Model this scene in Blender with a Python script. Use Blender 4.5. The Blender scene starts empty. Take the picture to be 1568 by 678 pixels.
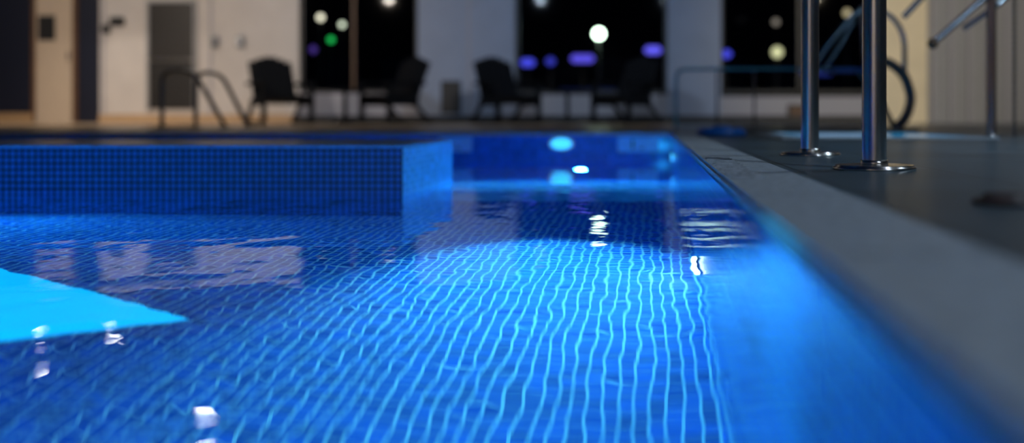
import bpy, bmesh, math
from mathutils import Vector, Matrix
scene=bpy.context.scene
scene.view_settings.view_transform='Standard'
scene.view_settings.look='None'
col=scene.collection

# ------------------------------------------------------------ materials
def newmat(name):
    m=bpy.data.materials.new(name); m.use_nodes=True
    nt=m.node_tree; b=nt.nodes['Principled BSDF']
    return m,nt,b
def pbr(name,c,rough=.5,metal=0,noise=0,nscale=20,bump=0,spec=.5):
    m,nt,b=newmat(name)
    b.inputs['Roughness'].default_value=rough; b.inputs['Metallic'].default_value=metal
    b.inputs['Specular IOR Level'].default_value=spec
    b.inputs['Base Color'].default_value=(*c,1)
    g=nt.nodes.new('ShaderNodeNewGeometry')
    n=nt.nodes.new('ShaderNodeTexNoise'); n.inputs['Scale'].default_value=nscale; n.inputs['Detail'].default_value=5
    nt.links.new(g.outputs['Position'],n.inputs['Vector'])
    if noise>0:
        r=nt.nodes.new('ShaderNodeValToRGB')
        r.color_ramp.elements[0].position=.3; r.color_ramp.elements[1].position=.7
        r.color_ramp.elements[0].color=(*[v*(1-noise) for v in c],1)
        r.color_ramp.elements[1].color=(*[min(1,v*(1+noise)) for v in c],1)
        nt.links.new(n.outputs['Fac'],r.inputs['Fac']); nt.links.new(r.outputs['Color'],b.inputs['Base Color'])
    if bump>0:
        bp=nt.nodes.new('ShaderNodeBump'); bp.inputs['Strength'].default_value=.6; bp.inputs['Distance'].default_value=bump
        nt.links.new(n.outputs['Fac'],bp.inputs['Height']); nt.links.new(bp.outputs['Normal'],b.inputs['Normal'])
    return m
def emis(name,c,s):
    m,nt,b=newmat(name)
    b.inputs['Base Color'].default_value=(*c,1)
    b.inputs['Emission Color'].default_value=(*c,1); b.inputs['Emission Strength'].default_value=s
    return m
def tile(name,axes,pitch,gw,tc,gc,rough=.15,var=.35,spec=.5,gw2=None):
    m,nt,b=newmat(name); N=nt.nodes; L=nt.links
    b.inputs['Roughness'].default_value=rough; b.inputs['Specular IOR Level'].default_value=spec
    g=N.new('ShaderNodeNewGeometry'); s=N.new('ShaderNodeSeparateXYZ'); L.new(g.outputs['Position'],s.inputs[0])
    masks=[]; cells=[]
    for a,w in zip(axes,(gw,gw2 or gw)):
        d=N.new('ShaderNodeMath'); d.operation='DIVIDE'; L.new(s.outputs[a],d.inputs[0]); d.inputs[1].default_value=pitch
        f=N.new('ShaderNodeMath'); f.operation='FRACT'; L.new(d.outputs[0],f.inputs[0])
        lt=N.new('ShaderNodeMath'); lt.operation='LESS_THAN'; L.new(f.outputs[0],lt.inputs[0]); lt.inputs[1].default_value=w
        fl=N.new('ShaderNodeMath'); fl.operation='FLOOR'; L.new(d.outputs[0],fl.inputs[0])
        masks.append(lt); cells.append(fl)
    mx=N.new('ShaderNodeMath'); mx.operation='MAXIMUM'; L.new(masks[0].outputs[0],mx.inputs[0]); L.new(masks[1].outputs[0],mx.inputs[1])
    cb=N.new('ShaderNodeCombineXYZ'); L.new(cells[0].outputs[0],cb.inputs[0]); L.new(cells[1].outputs[0],cb.inputs[1])
    wn=N.new('ShaderNodeTexWhiteNoise'); wn.noise_dimensions='3D'; L.new(cb.outputs[0],wn.inputs['Vector'])
    r=N.new('ShaderNodeValToRGB')
    r.color_ramp.elements[0].color=(*[v*(1-var) for v in tc],1); r.color_ramp.elements[1].color=(*[min(1,v*(1+var)) for v in tc],1)
    L.new(wn.outputs['Value'],r.inputs['Fac'])
    mix=N.new('ShaderNodeMix'); mix.data_type='RGBA'
    L.new(mx.outputs[0],mix.inputs['Factor']); L.new(r.outputs['Color'],mix.inputs['A']); mix.inputs['B'].default_value=(*gc,1)
    L.new(mix.outputs['Result'],b.inputs['Base Color'])
    return m

TB=(.012,.14,.58); GB=(.7,.95,1.0)
M_floor=tile('pool_floor_mosaic',(0,1),.030,.17,TB,GB,rough=.7,spec=.1,var=.35,gw2=.10)
M_wx=tile('pool_side_mosaic',(1,2),.0235,.14,(.010,.10,.42),(.14,.5,.9),rough=.12)
M_blkshade=tile('divider_shaded_mosaic',(0,2),.0245,.30,(.013,.10,.38),(.0005,.002,.012),rough=.4,var=.12)  # block front: its unlit tone is put into tile and grout colour
M_wyb=tile('pool_far_mosaic',(0,2),.0235,.12,(.01,.13,.55),(.05,.3,.7),rough=.15)
M_cop=pbr('coping_stone',(.38,.42,.47),.5,noise=.28,nscale=60,bump=.002)
M_deck=tile('deck_slate_tile',(0,1),.30,.02,(.065,.105,.135),(.025,.035,.045),rough=.32,var=.25)
M_tan=tile('floor_tan_tile',(0,1),.30,.02,(.62,.45,.28),(.3,.22,.15),rough=.35,var=.1)
M_white=pbr('wall_paint_warm',(.62,.59,.58),.8,noise=.05,nscale=3)
M_pillar=pbr('pillar_paint_cool',(.32,.38,.52),.8,noise=.05,nscale=3)
M_sill=pbr('sill_paint',(.38,.38,.44),.7,noise=.05)
M_cream=pbr('wall_paint_cream',(.85,.74,.54),.8,noise=.05,nscale=3)
M_navy=pbr('navy_panel',(.003,.007,.026),.5,noise=.1)
M_brown=pbr('wood_trim',(.12,.06,.03),.5,noise=.3)
M_cap=pbr('cap_bronze',(.07,.05,.05),.5,noise=.3)
M_door=pbr('door_cream',(.58,.48,.38),.6,noise=.05)
M_dark=pbr('dark_plastic',(.012,.013,.017),.5,noise=.2)
M_wick=pbr('dark_wicker',(.005,.006,.009),.8,noise=.4,nscale=60,spec=.2)
M_ceil=pbr('ceiling_paint',(.04,.04,.045),.9,noise=.1)
M_steel=pbr('brushed_steel',(.74,.69,.64),.2,metal=1,noise=.06,nscale=80)
M_steeld=pbr('steel_dark',(.20,.21,.23),.25,metal=1,noise=.1)
M_grey=pbr('grey_cladding',(.33,.34,.37),.7,noise=.1)
M_bluep=pbr('blue_plastic',(.005,.10,.4),.4,noise=.05)
M_ground=pbr('asphalt',(.01,.01,.013),.8,noise=.3)
M_ext=pbr('building_facade',(.004,.005,.012),.8,noise=.3,nscale=1)
M_lampw=emis('downlight_glow',(1,.93,.82),22)
M_cyan=emis('pool_lamp_glow',(.08,.65,1),1.4)
M_cyanhot=emis('pool_lamp_hot',(.75,.97,1),6)
M_lightpatch=emis('light_patch_glow',(.0,.60,1),1.1)
M_pale=pbr('pale_tile',(.35,.75,.95),.6,noise=.1,spec=.1)

# water
M_water,nt,b=newmat('pool_water')
nt.nodes.remove(b)
gl=nt.nodes.new('ShaderNodeBsdfGlass'); gl.inputs['IOR'].default_value=1.333; gl.inputs['Roughness'].default_value=0
gl.inputs['Color'].default_value=(.85,.97,1,1)
out=[n for n in nt.nodes if n.type=='OUTPUT_MATERIAL'][0]
nt.links.new(gl.outputs[0],out.inputs['Surface'])
g=nt.nodes.new('ShaderNodeNewGeometry')
mp=nt.nodes.new('ShaderNodeMapping'); mp.inputs['Scale'].default_value=(1.3,1,1); mp.inputs['Rotation'].default_value=(0,0,.35)
n1=nt.nodes.new('ShaderNodeTexNoise'); n1.inputs['Scale'].default_value=6.5; n1.inputs['Detail'].default_value=1.4
nt.links.new(g.outputs['Position'],mp.inputs['Vector']); nt.links.new(mp.outputs[0],n1.inputs['Vector'])
bp=nt.nodes.new('ShaderNodeBump'); bp.inputs['Strength'].default_value=1; bp.inputs['Distance'].default_value=.0024
nt.links.new(n1.outputs['Fac'],bp.inputs['Height']); nt.links.new(bp.outputs['Normal'],gl.inputs['Normal'])
# window glass
M_glass,nt,b=newmat('window_glass')
nt.nodes.remove(b)
tr=nt.nodes.new('ShaderNodeBsdfTransparent'); tr.inputs[0].default_value=(.85,.88,.9,1)
gs=nt.nodes.new('ShaderNodeBsdfGlossy'); gs.inputs['Roughness'].default_value=.05
ms=nt.nodes.new('ShaderNodeMixShader'); ms.inputs[0].default_value=.0008
out=[n for n in nt.nodes if n.type=='OUTPUT_MATERIAL'][0]
nt.links.new(tr.outputs[0],ms.inputs[1]); nt.links.new(gs.outputs[0],ms.inputs[2]); nt.links.new(ms.outputs[0],out.inputs['Surface'])

# ------------------------------------------------------------ helpers
def link(o,parent=None):
    col.objects.link(o)
    if parent: o.parent=parent
    return o
def empty(name,loc=(0,0,0),rz=0):
    e=bpy.data.objects.new(name,None); e.location=loc; e.rotation_euler=(0,0,rz); e.empty_display_size=.1
    return link(e)
def box(name,x0,x1,y0,y1,z0,z1,mat,parent=None,bevel=0):
    bm=bmesh.new(); bmesh.ops.create_cube(bm,size=1)
    cx,cy,cz=(x0+x1)/2,(y0+y1)/2,(z0+z1)/2
    for v in bm.verts: v.co=Vector((v.co.x*(x1-x0),v.co.y*(y1-y0),v.co.z*(z1-z0)))
    if bevel: bmesh.ops.bevel(bm,geom=bm.edges[:],offset=bevel,segments=3,affect='EDGES')
    me=bpy.data.meshes.new(name); bm.to_mesh(me); bm.free(); me.materials.append(mat)
    o=bpy.data.objects.new(name,me); o.location=(cx,cy,cz)
    return link(o,parent)
def cyl(name,r,h,loc,mat,parent=None,rot=(0,0,0),seg=48,r2=None,bevel=0):
    bm=bmesh.new(); bmesh.ops.create_cone(bm,cap_ends=True,segments=seg,radius1=r,radius2=r if r2 is None else r2,depth=h)
    if bevel:
        e=[e for e in bm.edges if abs(e.verts[0].co.z-e.verts[1].co.z)<1e-6 and e.verts[0].co.z>0]
        bmesh.ops.bevel(bm,geom=e,offset=bevel,segments=3,affect='EDGES')
    me=bpy.data.meshes.new(name); bm.to_mesh(me); bm.free(); me.materials.append(mat)
    for p in me.polygons: p.use_smooth=len(p.vertices)==4
    o=bpy.data.objects.new(name,me); o.location=loc; o.rotation_euler=rot
    return link(o,parent)
def sphere(name,r,loc,mat,parent=None,sc=(1,1,1)):
    bm=bmesh.new(); bmesh.ops.create_uvsphere(bm,u_segments=32,v_segments=16,radius=r)
    me=bpy.data.meshes.new(name); bm.to_mesh(me); bm.free(); me.materials.append(mat)
    for p in me.polygons: p.use_smooth=True
    o=bpy.data.objects.new(name,me); o.location=loc; o.scale=sc
    return link(o,parent)
def tube(name,pts,r,mat,parent=None,fil=.08,caps=True):
    P=[Vector(p) for p in pts]; Q=[P[0]]
    for i in range(1,len(P)-1):
        a,b_,c=P[i-1],P[i],P[i+1]
        f=min(fil,(a-b_).length*.49,(c-b_).length*.49)
        s=b_+(a-b_).normalized()*f; e=b_+(c-b_).normalized()*f
        for k in range(9):
            t=k/8; Q.append(s*(1-t)**2+b_*2*t*(1-t)+e*t*t)
    Q.append(P[-1])
    cu=bpy.data.curves.new(name,'CURVE'); cu.dimensions='3D'; cu.bevel_depth=r; cu.bevel_resolution=8; cu.use_fill_caps=caps
    sp=cu.splines.new('POLY'); sp.points.add(len(Q)-1)
    for i,q in enumerate(Q): sp.points[i].co=(*q,1)
    sp.use_smooth=True
    cu.materials.append(mat)
    return link(bpy.data.objects.new(name,cu),parent)
def prism(name,poly,z0,z1,mtop,mside,parent=None):
    n=len(poly)
    vs=[(x,y,z1) for x,y in poly]+[(x,y,z0) for x,y in poly]
    fs=[tuple(range(n))]+[(i,i+n,(i+1)%n+n,(i+1)%n) for i in range(n)]
    me=bpy.data.meshes.new(name); me.from_pydata(vs,[],fs); me.materials.append(mtop); me.materials.append(mside)
    for p in me.polygons[1:]: p.material_index=1
    me.update()
    bm=bmesh.new(); bm.from_mesh(me); bmesh.ops.recalc_face_normals(bm,faces=bm.faces); bm.to_mesh(me); bm.free()
    return link(bpy.data.objects.new(name,me),parent)
def spot(name,loc,target,power,c,ang=120,rad=.03,blend=.6,parent=None):
    l=bpy.data.lights.new(name,'SPOT'); l.energy=power; l.color=c; l.spot_size=math.radians(ang); l.spot_blend=blend; l.shadow_soft_size=rad
    o=bpy.data.objects.new(name,l); o.location=loc
    o.rotation_euler=(Vector(target)-Vector(loc)).to_track_quat('-Z','Y').to_euler()
    return link(o,parent)

WZ=-.19; DEP=-.94
XR=.13; YF=6.7; XL=-7.0; YN=-1.6
# ------------------------------------------------------------ pool
pool=empty('swimming_pool')
box('pool_floor',XL,XR,YN,YF,DEP-.1,DEP,M_floor,pool)
box('pool_wall_right',XR,XR+.12,YN,YF,DEP-.1,-.02,M_wx,pool)
box('pool_wall_far',XL,XR,YF,YF+.12,DEP-.1,-.02,M_wyb,pool)
box('pool_wall_left',XL-.12,XL,YN,YF,DEP-.1,-.02,M_wx,pool)
box('pool_wall_near',XL,XR,YN-.12,YN,DEP-.1,-.02,M_wyb,pool)
# coping stones
y=YN; i=0
while y<YF+.15:
    y1=min(y+.6,YF+.16)
    box('coping_side_%d'%i,XR,XR+.155,y+.001,y1-.001,-.02,0,M_cop,pool,bevel=.006); y=y1; i+=1
x=XL
while x<XR-.01:
    x1=min(x+.6,XR)
    box('coping_far_%d'%i,x+.002,x1-.002,YF,YF+.155,-.02,0,M_cop,pool,bevel=.006)
    x=x1; i+=1
# non-slip ribs on the side coping
for k in range(12):
    yy=1.75+k*.075
    box('grip_rib_%d'%k,XR+.012,XR+.075,yy,yy+.010,-.001,.0035,M_cop,pool)
# island / dividing block
blk=empty('pool_dividing_wall')
me=bpy.data.meshes.new('block_body')
X0,X1,Y0,Y1=XL,-.945,3.8,4.75
vs=[(X0,Y0,DEP),(X1,Y0,DEP),(X1,Y1,DEP),(X0,Y1,DEP),(X0,Y0,-.012),(X1,Y0,-.012),(X1,Y1,-.012),(X0,Y1,-.012)]
me.from_pydata(vs,[],[(0,1,5,4),(1,2,6,5),(2,3,7,6),(3,0,4,7),(4,5,6,7)])
M_blklit=tile('divider_lit_mosaic',(1,2),.0235,.12,(.05,.36,.8),(.25,.65,.95),rough=.35)  # lit side of the same block, brightness put into the tile colour
for m in (M_blkshade,M_blklit,M_cop): me.materials.append(m)
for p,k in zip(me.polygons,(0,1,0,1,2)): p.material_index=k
link(bpy.data.objects.new('block_body',me),blk)
box('block_coping',X0,X1+.004,Y0-.004,Y1+.004,-.012,0,pbr('coping_blue_tile',(.06,.22,.45),.3,noise=.3,nscale=30),blk,bevel=.003)
# submerged sill across the channel, and a light patch made as a glowing slab
box('submerged_sill',X1,XR,4.35,4.9,DEP,-.50,M_pale,pool)
prism('floor_light_patch',[(-1.022,2.208),(-2.2,2.936),(-2.9,2.0),(-1.65,1.75)],DEP,DEP+.012,M_lightpatch,M_pale)
# water surface
bm=bmesh.new()
vv=[bm.verts.new(c) for c in ((XL,YN,WZ),(XR,YN,WZ),(XR,YF,WZ),(XL,YF,WZ))]
bm.faces.new(vv); me=bpy.data.meshes.new('water_surface'); bm.to_mesh(me); bm.free(); me.materials.append(M_water)
link(bpy.data.objects.new('water_surface',me),pool)
# pool lamps
def lamp_disc(name,loc,rx,rz,axis,mat):
    e=empty(name,loc)
    rot=(0,math.pi/2,0) if axis=='x' else (math.pi/2,0,0)
    o=cyl('lens',1,.012,(0,0,0),mat,e,rot); 
    o.scale=(rz,rx,1) if axis=='x' else (rx,rz,1)
    bm_=cyl('bezel',1,.006,(0.004 if axis=='x' else 0,0 if axis=='x' else .004,0),M_steel,e,rot)
    bm_.scale=(rz*1.2,rx*1.2,1) if axis=='x' else (rx*1.2,rz*1.2,1)
    return e
lamp_disc('underwater_pool_light',(XR-.006,2.66,-.78),.09,.075,'x',M_cyanhot)
lamp_disc('underwater_pool_light',(XR-.006,5.6,-.12),.04,.02,'x',M_cyan)
lamp_disc('underwater_pool_light',(-.6,YF-.006,-.075),.07,.038,'y',emis('pool_lamp_far_glow',(.06,.65,1),1.2))
# depth markers
for nm,xa,xb in (('depth_marker_sign',-.22,.05),('depth_marker_sign',-1.42,-1.2)):
    e=empty(nm,((xa+xb)/2,YF,-.08)); w=(xb-xa)/2
    box('plate',-w,w,-.008,0,-.05,.05,pbr('marker_tile',(.25,.6,.9),.3,noise=.05),e,bevel=.002)
    box('digit_bar',-w*.3,-w*.2,-.011,-.008,-.03,.03,M_navy,e); box('digit_bar_b',w*.1,w*.3,-.011,-.008,-.03,-.02,M_navy,e)

BL=(.018,.40,1.0)
spot('pool_lamp_right',(XR-.04,2.66,-.70),(-.5,2.5,-.94),30,(.14,.70,1),150,.03)
spot('pool_lamp_near',(-1.2,YN+.05,-.6),(-1.0,2,-1.0),120,BL,150,.05)
spot('pool_lamp_left',(-5,1.0,-.5),(-1,1.6,-1.0),270,BL,150,.05)
spot('floor_fill_spot',(-.45,3.75,-.30),(-.22,2.40,-.94),340,(.11,.68,1),58,.03,blend=1)  # free spot added to make the bright patch on the floor
spot('sill_fill_spot',(-.4,5.7,-.28),(-.4,4.6,-.5),200,BL,140,.03)  # spot added in open water to brighten the submerged sill
spot('pool_lamp_divider',(-2.6,3.7,-.4),(-1.6,1.6,-1.05),60,BL,150,.03)
# added spots lighting the tiled walls above the water; last sits at the wall lamp
spot('wall_fill_spot',(-1.3,1.15,-.06),(.13,1.02,-.11),66,(.05,.6,1),19,.02,blend=1)
spot('channel_fill_spot',(.05,4.1,-.1),(-1.3,4.3,-.1),8,(.08,.6,1),110,.02,blend=1)
spot('front_fill_spot',(-1.6,0.4,-.02),(-1.2,3.8,-.1),13,BL,80,.03,blend=1)
spot('accent_lamp_end',(.09,5.6,-.12),(-.7,6.7,-.1),3,BL,130,.015,blend=1)

# ------------------------------------------------------------ deck / floors
RXL,RXR,RYB,RYF,CH=-13.0,7.5,-5.0,16.0,2.9
fl=empty('floor')
box('floor_deck_right',XR+.155,RXR,RYB,RYF,-.05,-.002,M_deck,fl)
box('floor_deck_far',RXL,XR+.155,YF+.155,8.6,-.05,-.002,M_deck,fl)
box('floor_deck_tan',RXL,XR+.155,8.6,RYF,-.05,-.002,M_tan,fl)
box('floor_deck_left',RXL,XL-.12,RYB,YF+.155,-.05,-.002,M_deck,fl)
box('floor_deck_near',XL-.12,XR+.155,RYB,YN-.12,-.05,-.002,M_deck,fl)
box('ceiling',RXL,RXR,RYB,RYF+.2,CH,CH+.1,M_ceil)
box('trim_1',RXL,RXR,RYF-.45,RYF-.01,2.2,CH,M_ceil)  # added dark bulkhead, unseen, cuts off the wall's reflection in the water
box('wall_left',RXL-.2,RXL,RYB,RYF,0,CH,M_white)
box('wall_right',RXR,RXR+.2,RYB,RYF,0,CH,M_grey)
box('wall_rear',RXL,RXR,RYB-.2,RYB,0,CH,M_white)
s=16/1524
bx=lambda p:(p-996)*s
bz=lambda p:.11+(178-p)*s
wb=empty('wall_back')
def seg(n,a,b_,m,prot=0,z0=0,z1=CH): return box(n,bx(a),bx(b_),RYF-prot,RYF+.2,z0,z1,m,wb)
seg('navy_end',-250,52,M_navy)
seg('navy_panel',120,153,M_navy)
seg('door_side_trim',113,120,M_brown,.04)
seg('over_door',52,113,M_white,0,2.15)
seg('white_wall',153,458,M_white)
seg('pier_a_left',640,716,M_pillar)
seg('pier_a_right',722,790,M_pillar,.12)
seg('pier_a_joint',716,722,M_sill)
seg('pier_b',1022,1103,M_pillar,.12)
seg('pier_c',1342,1412,M_cream,.3)
seg('clad_right',1412,1740,M_grey)
for k in range(9): seg('clad_rib_%d'%k,1425+k*28,1432+k*28,M_sill,.06)
seg('sill_a',458,640,M_sill,.05,0,bz(143)); seg('sill_b',790,1022,M_sill,.05,0,bz(145)); seg('sill_c',1103,1342,M_sill,.05,0,bz(148))
seg('head_a',458,640,M_sill,0,2.7); seg('head_b',790,1022,M_sill,0,2.7); seg('head_c',1103,1342,M_sill,0,2.7)
for n,a,b_ in ((1,458,640),(2,790,1022),(3,1103,1342)):
    w=empty('window_%d'%n)
    zb=bz(144)
    box('pane',bx(a),bx(b_),RYF+.09,RYF+.1,zb,2.7,M_glass,w)
    box('frame_l',bx(a),bx(a)+.05,RYF+.05,RYF+.14,zb,2.7,M_dark,w)
    box('frame_r',bx(b_)-.05,bx(b_),RYF+.05,RYF+.14,zb,2.7,M_dark,w)
    box('frame_b',bx(a),bx(b_),RYF+.05,RYF+.14,zb,zb+.06,M_dark,w)
    box('frame_t',bx(a),bx(b_),RYF+.05,RYF+.14,2.64,2.7,M_dark,w)
    if n==1: box('mullion',bx(538),bx(542),RYF+.05,RYF+.14,zb,2.7,M_brown,w)
    if n==3: box('mullion',bx(1222),bx(1228),RYF+.05,RYF+.14,zb,2.7,M_dark,w)
box('baseboard_back',bx(153),bx(458),RYF-.03,RYF,0,.14,pbr('baseboard_tan',(.5,.34,.2),.6,noise=.1))
box('baseboard_back_left',bx(-250),bx(52),RYF-.03,RYF,0,.16,pbr('baseboard_tan2',(.40,.26,.14),.6,noise=.1))
box('baseboard_piers',bx(460),bx(1342),RYF-.16,RYF-.125,0,.12,M_dark)
d=empty('door_1')
box('leaf',bx(53),bx(112),RYF+.02,RYF+.07,0,2.12,M_door,d)
box('frame_left',bx(50),bx(54),RYF-.03,RYF+.1,0,2.15,M_brown,d)
box('door_sign',bx(58),bx(84),RYF+.0,RYF+.02,bz(62),bz(24),M_dark,d)
box('handle',bx(104),bx(107),RYF-.02,RYF+.02,1.0,1.15,M_steel,d)
d=empty('door_2')
box('leaf_glass',bx(230),bx(298),RYF-.03,RYF,bz(167),bz(5),pbr('door_dark',(.02,.018,.018),.4,noise=.1),d)
box('jamb_l',bx(226),bx(230),RYF-.05,RYF,bz(170),bz(2),M_grey,d)
box('jamb_r',bx(298),bx(302),RYF-.05,RYF,bz(170),bz(2),M_grey,d)
box('head',bx(226),bx(302),RYF-.05,RYF,bz(5),bz(1),M_grey,d)
box('push_rail',bx(230),bx(298),RYF-.06,RYF-.03,bz(95),bz(90),M_steel,d)
for k in range(10): box('louvre_%d'%k,bx(233),bx(295),RYF-.045,RYF-.03,bz(162-k*7),bz(159-k*7),M_dark,d)
def gadget(name,a,b_,t,bt,mat):
    e=empty(name); box('case',bx(a),bx(b_),RYF-.10,RYF,bz(bt),bz(t),mat,e,bevel=.015)
    box('face',bx(a)+.02,bx(b_)-.02,RYF-.11,RYF-.10,bz(bt)+.02,bz(t)-.02,M_steeld,e); return e
gadget('security_camera',172,192,27,40,M_dark); gadget('wall_thermostat',160,170,38,52,M_dark)
gadget('light_switch_panel',325,336,56,74,M_grey); gadget('wall_sensor',364,375,56,74,M_grey)
e=empty('ventilation_grille'); box('frame',bx(676),bx(706),RYF-.03,RYF,bz(174),bz(124),M_dark,e)
for k in range(6): box('slat_%d'%k,bx(679),bx(703),RYF-.04,RYF-.03,bz(170-k*8),bz(169-k*8),M_dark,e)
e=empty('wall_socket_panel'); box('plate',bx(1205),bx(1240),RYF-.08,RYF-.05,bz(182),bz(160),M_dark,e); box('cover',bx(1209),bx(1236),RYF-.09,RYF-.08,bz(179),bz(163),M_brown,e)
for a in (158,322): box('trim_%d'%a,bx(a),bx(a)+.03,RYF-.02,RYF,0,2.2,M_sill)

# ------------------------------------------------------------ exterior
box('ground_outside',-20,20,16.2,45,-.3,-.02,M_ground)
e=empty('distant_building'); box('block',-14,14,40,44,-.3,6,M_ext,e)
for k in range(12): box('window_band_%d'%k,-13+k*2.2,-11.6+k*2.2,39.9,40,1.2,2.4,M_navy,e)
def street_lamp(px,py,Z,r,c,st):
    X=(px-996)/1524*Z; z=.11+(178-py)/1524*Z
    e=empty('street_lamp',(X,Z,-.02))
    h=z+.02
    cyl('pole',.03,h-r,(0,.0,(h-r)/2),M_dark,e,seg=16)
    sphere('globe',r,(0,0,h),emis('lamp_%d_%d'%(px,py),c,st),e)
street_lamp(917,52,20,.11,(.75,1,.72),13)
street_lamp(491,27,22,.07,(1,.9,.65),2.2)
street_lamp(524,38,23,.06,(.85,.9,.65),2.2)
street_lamp(507,61,22,.065,(.02,.7,.12),1.3)
street_lamp(1190,80,22,.12,(1,.95,.5),1.0)
street_lamp(1188,34,24,.08,(.6,.5,.4),.5)
street_lamp(1297,20,22,.08,(1,.8,.45),.7)
def led(px,py,w,Z,c,st,hh=12):
    X=(px-996)/1524*Z; z=.11+(178-py)/1524*Z; w2=w/1524*Z/2; h2=hh/1524*Z/2
    e=empty('neon_sign',(X,Z,z)); 
    box('housing',-w2-.03,w2+.03,.02,.12,-h2-.03,h2+.03,M_dark,e)
    box('tube_light',-w2,w2,-.04,.02,-h2,h2,emis('neon_%d'%px,c,st),e,bevel=.06)
    box('support_leg',-.03,.03,.03,.1,-z-.02,-h2,M_dark,e)
V=(.12,.13,1)
led(808,96,22,26,V,.7); led(843,94,14,26,V,.4); led(892,90,36,26,(.2,.15,1),.7); led(1000,77,26,26,(.2,.17,1),.9)
led(1112,83,16,26,V,.7); led(480,76,10,26,(.2,.1,.6),.4); led(1250,110,50,27,(.05,.08,.5),.3); led(900,140,90,30,(.02,.04,.2),.25,8)

# ------------------------------------------------------------ furniture
def chair(x,y,rz):
    e=empty('lounge_chair',(x,y,-.002),rz)
    W=.31
    for k in range(6):
        yy=-W+.05+k*(2*W-.1)/5
        hh=.97-.05*abs(k-2.5)**1.3*.5
        tube('back_slat_%d'%k,[(-.18,yy,.30),(-.30,yy,.62),(-.42,yy,hh)],.052,M_wick,e,.15)
    box('back_cushion',-.36,-.24,-W+.04,W-.04,.34,.90,M_wick,e,bevel=.03).rotation_euler=(0,-.33,0)
    o=box('seat',-.24,.32,-W,W,.32,.40,M_wick,e,bevel=.03); o.rotation_euler=(0,-.1,0)
    for sgn in (-1,1):
        yy=sgn*(W+.03)
        box('arm_%d'%(sgn+1),-.33,.34,yy-.05,yy+.05,.55,.60,M_wick,e,bevel=.015)
        box('front_leg_%d'%(sgn+1),.24,.30,yy-.03,yy+.03,0,.57,M_wick,e)
        tube('back_leg_%d'%(sgn+1),[(-.05,yy,.38),(-.42,yy,.02)],.032,M_wick,e)
        box('side_rail_%d'%(sgn+1),-.2,.3,yy-.02,yy+.02,.26,.36,M_wick,e)
        tube('runner_%d'%(sgn+1),[(-.46,yy,.02),(.32,yy,.02)],.02,M_wick,e)
def table(x,y):
    e=empty('side_table',(x,y,-.002))
    cyl('top',.24,.03,(0,0,.47),M_wick,e); cyl('stem',.03,.46,(0,0,.23),M_wick,e,seg=20); cyl('foot',.16,.02,(0,0,.01),M_wick,e)
Zc=14.2
cx=lambda p:(p-996)/1524*Zc
chair(cx(430),Zc,-.85); chair(cx(600),Zc,math.pi+.85); chair(cx(778),Zc,-.85); chair(cx(955),Zc,math.pi+.85)
table(cx(545),Zc-.5); table(cx(868),Zc+.1)

# ------------------------------------------------------------ rails
e=empty('grab_rail')
tube('tube',[(.472,2.10,0),(.472,2.10,.95),(.455,2.84,.95),(.455,2.84,0)],.0255,M_steel,e,.16)
for k,(x,y) in enumerate(((.472,2.10),(.455,2.84))):
    cyl('flange_%d'%k,.086,.010,(x,y,.003),M_steel,e,bevel=.004,seg=64); cyl('collar_%d'%k,.029,.012,(x,y,.012),M_steel,e)
e=empty('deck_anchor_cap'); cyl('cap',.035,.014,(.457,1.27,.005),M_cap,e,bevel=.005); cyl('ring',.045,.006,(.457,1.27,.001),M_cap,e)
# left ladder rails
Zl=9.6; px=lambda p,z=Zl:(p-996)/1524*z; pz=lambda p,z=Zl:.11+(178-p)/1524*z
e=empty('pool_ladder_rail')
for k,(dx,dy) in enumerate(((0,0),(2.6,.5))):
    o=dx*3
    tube('rail_%d'%k,[(px(248+o*2),Zl+dy,0),(px(248+o*2),Zl+dy,pz(108)),(px(296+o),Zl+dy,pz(108)),(px(346+o*.3),Zl+dy,0)],.022,M_steeld,e,.14)
    cyl('foot_a_%d'%k,.06,.015,(px(248+o*2),Zl+dy,.005),M_steeld,e); cyl('foot_b_%d'%k,.06,.015,(px(346+o*.3),Zl+dy,.005),M_steeld,e)
# rear balustrade (steel, its blue light put into the colour)
Zb=9.0
e=empty('guard_railing')
qx=lambda p,z=Zb:(p-996)/1524*z; qz=lambda p,z=Zb:.11+(178-p)/1524*z
tube('top_rail',[(qx(1035),Zb,0),(qx(1035),Zb,qz(106)),(qx(1325),Zb,qz(106)),(qx(1325),Zb,0)],.014,pbr('steel_bluelit',(.12,.45,.7),.35,metal=.6),e,.1)
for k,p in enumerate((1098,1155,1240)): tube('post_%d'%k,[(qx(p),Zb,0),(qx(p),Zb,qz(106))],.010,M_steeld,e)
# pool hoist
Zh=7.0
hx=lambda p:(p-996)/1524*Zh; hz=lambda p:.11+(178-p)/1524*Zh
e=empty('pool_lift')
arc=[(hx(1335),Zh,hz(92)),(hx(1362),Zh,hz(95)),(hx(1385),Zh,hz(115)),(hx(1396),Zh,hz(150)),(hx(1388),Zh,hz(180)),(hx(1370),Zh,.02)]
tube('curved_mast',arc,.034,M_steeld,e,.06)
M_sb2=pbr('steel_bluelit2',(.35,.55,.7),.25,metal=1)  # blue light on the lift tubes, put into the steel colour
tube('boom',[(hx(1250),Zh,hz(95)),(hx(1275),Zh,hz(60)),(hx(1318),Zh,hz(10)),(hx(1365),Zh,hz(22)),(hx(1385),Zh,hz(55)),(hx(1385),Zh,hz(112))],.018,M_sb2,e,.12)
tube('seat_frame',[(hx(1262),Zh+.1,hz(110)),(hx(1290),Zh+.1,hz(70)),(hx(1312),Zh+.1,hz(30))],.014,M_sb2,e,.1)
box('seat_pan',hx(1270),hx(1335),Zh-.18,Zh+.18,hz(112),hz(106),M_bluep,e,bevel=.01)
tube('seat_hanger',[(hx(1318),Zh,hz(10)),(hx(1322),Zh,hz(60)),(hx(1325),Zh,hz(106))],.016,M_steeld,e,.1)
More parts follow.
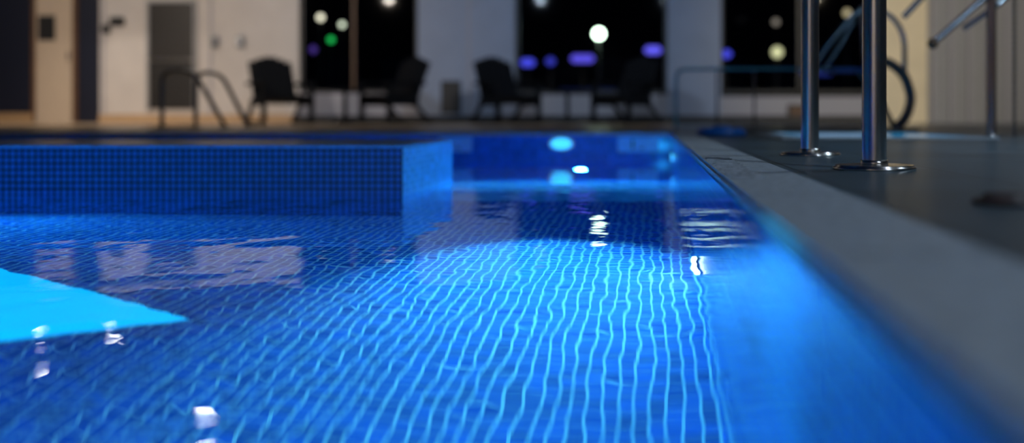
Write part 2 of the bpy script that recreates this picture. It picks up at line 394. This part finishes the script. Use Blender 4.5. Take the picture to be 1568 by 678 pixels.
tube('brace',[(hx(1312),Zh,hz(108)),(hx(1345),Zh,hz(150)),(hx(1370),Zh,.03)],.02,M_steeld,e,.1)
box('base_plate',hx(1340),hx(1400),Zh-.15,Zh+.15,-.002,.025,M_steeld,e,bevel=.005)
# right stair handrail
Zr=5.4
rx=lambda p:(p-996)/1524*Zr; rz_=lambda p:.11+(178-p)/1524*Zr
e=empty('stair_handrail')
cop=pbr('steel_warm',(.6,.46,.42),.2,metal=1)
tube('post',[(rx(1518),Zr,0),(rx(1518),Zr,rz_(-90))],.025,cop,e)
cyl('post_flange',.06,.01,(rx(1518),Zr,.003),M_steel,e)
M_rail=pbr('rail_steel',(.4,.45,.52),.22,metal=1)
tube('lower_rail',[(rx(1424),Zr-.05,rz_(68)),(rx(1490),Zr-.05,rz_(10)),(rx(1560),Zr-.05,rz_(-50)),(rx(1620),Zr-.05,rz_(-50)),(rx(1620),Zr-.05,0)],.018,M_rail,e,.1)
tube('upper_rail',[(rx(1405),Zr+.3,rz_(18)),(rx(1450),Zr+.3,rz_(-30)),(rx(1518),Zr+.0,rz_(-88))],.018,M_rail,e,.1)
tube('mid_rail',[(rx(1484),Zr+.1,rz_(42)),(rx(1518),Zr+.03,rz_(16)),(rx(1600),Zr+.1,rz_(-45))],.014,M_rail,e,.1)
sphere('end_knob',.03,(rx(1424),Zr-.05,rz_(68)),M_brown,e)
# hanging chain
e=empty('hanging_chain')
for k in range(34):
    zz=.0+k*.035
    o=tube('link_%d'%k,[(rx(1553),Zr,zz-.0),(rx(1553),Zr,zz+.03)],.009,M_steeld,e)
# blue float and spa
e=empty('foam_float'); cyl('disc',.14,.045,(.40,5.6,.0225),M_bluep,e,bevel=.015); cyl('grip',.05,.012,(.40,5.6,.05),M_bluep,e,bevel=.004)
e=empty('spa_pool')
x0,x1,y0,y1=.75,1.62,5.0,6.3
M_spaw=emis('spa_water_glow',(.0,.25,.55),.4); M_spaw.node_tree.nodes['Principled BSDF'].inputs['Roughness'].default_value=.05  # emission gives the water its lit look, no lamp below
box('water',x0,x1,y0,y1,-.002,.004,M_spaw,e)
for nm,a in (('rim_n',(x0-.1,x1+.1,y0-.1,y0)),('rim_f',(x0-.1,x1+.1,y1,y1+.1)),('rim_l',(x0-.1,x0,y0,y1)),('rim_r',(x1,x1+.1,y0,y1))):
    box(nm,*a,-.002,.006,M_cop,e)

# ------------------------------------------------------------ room lamps
WA=(1,.86,.72); CO=(.68,.82,1)
def down(x,y,p,c=WA,ang=110,target=(0,0,-2),r=.085):
    e=empty('ceiling_downlight',(x,y,CH))
    cyl('lens',r,.01,(0,0,-.012),M_lampw,e); cyl('trim_ring',r*1.25,.008,(0,0,-.004),M_steel,e)
    spot('bulb',(0,0,-.03),target,p,c,ang,.06,.8,e)
down(-8.75,14.3,100,r=.07); down(-8.2,15.2,50,r=.06); down(-4.75,10.6,30,r=.12)
down(-8.6,8.6,820,WA,75,(.2,7.4,-1.6)); down(-6.2,8.6,740,WA,70,(0,7.4,-1.6))  # washers added out of view to light the back wall, next two lines too
down(-2.6,8.6,440,CO,70,(0,7.4,-1.9)); down(.4,8.6,440,CO,70,(0,7.4,-1.9)); down(3.8,9.2,900,(1,.85,.62),60,(.1,6.8,-1.4))
down(5.9,8.6,290,(.88,.9,.92),80,(0,7.4,-1.6))
down(2.6,3.5,220,(.58,.8,1),120); down(2.2,-.5,250,(.62,.8,1),120,(-.5,1,-2)); down(-2,-3.2,250,WA,130,(0,-1,-1.2))  # last one added behind the camera so the steel posts have something to reflect
w=bpy.data.worlds.new('night_sky'); scene.world=w; w.use_nodes=True
bgn=w.node_tree.nodes['Background']; bgn.inputs[0].default_value=(.01,.015,.04,1); bgn.inputs[1].default_value=.5

# ------------------------------------------------------------ camera
c=bpy.data.cameras.new('camera'); co=bpy.data.objects.new('camera',c); link(co)
co.location=(0,0,.11); co.rotation_euler=(math.pi/2,0,0)
c.lens=35; c.sensor_width=36; c.shift_x=-.1352; c.shift_y=-.1027; c.clip_start=.02
c.dof.use_dof=True; c.dof.focus_distance=2.3; c.dof.aperture_fstop=1.3
scene.camera=co
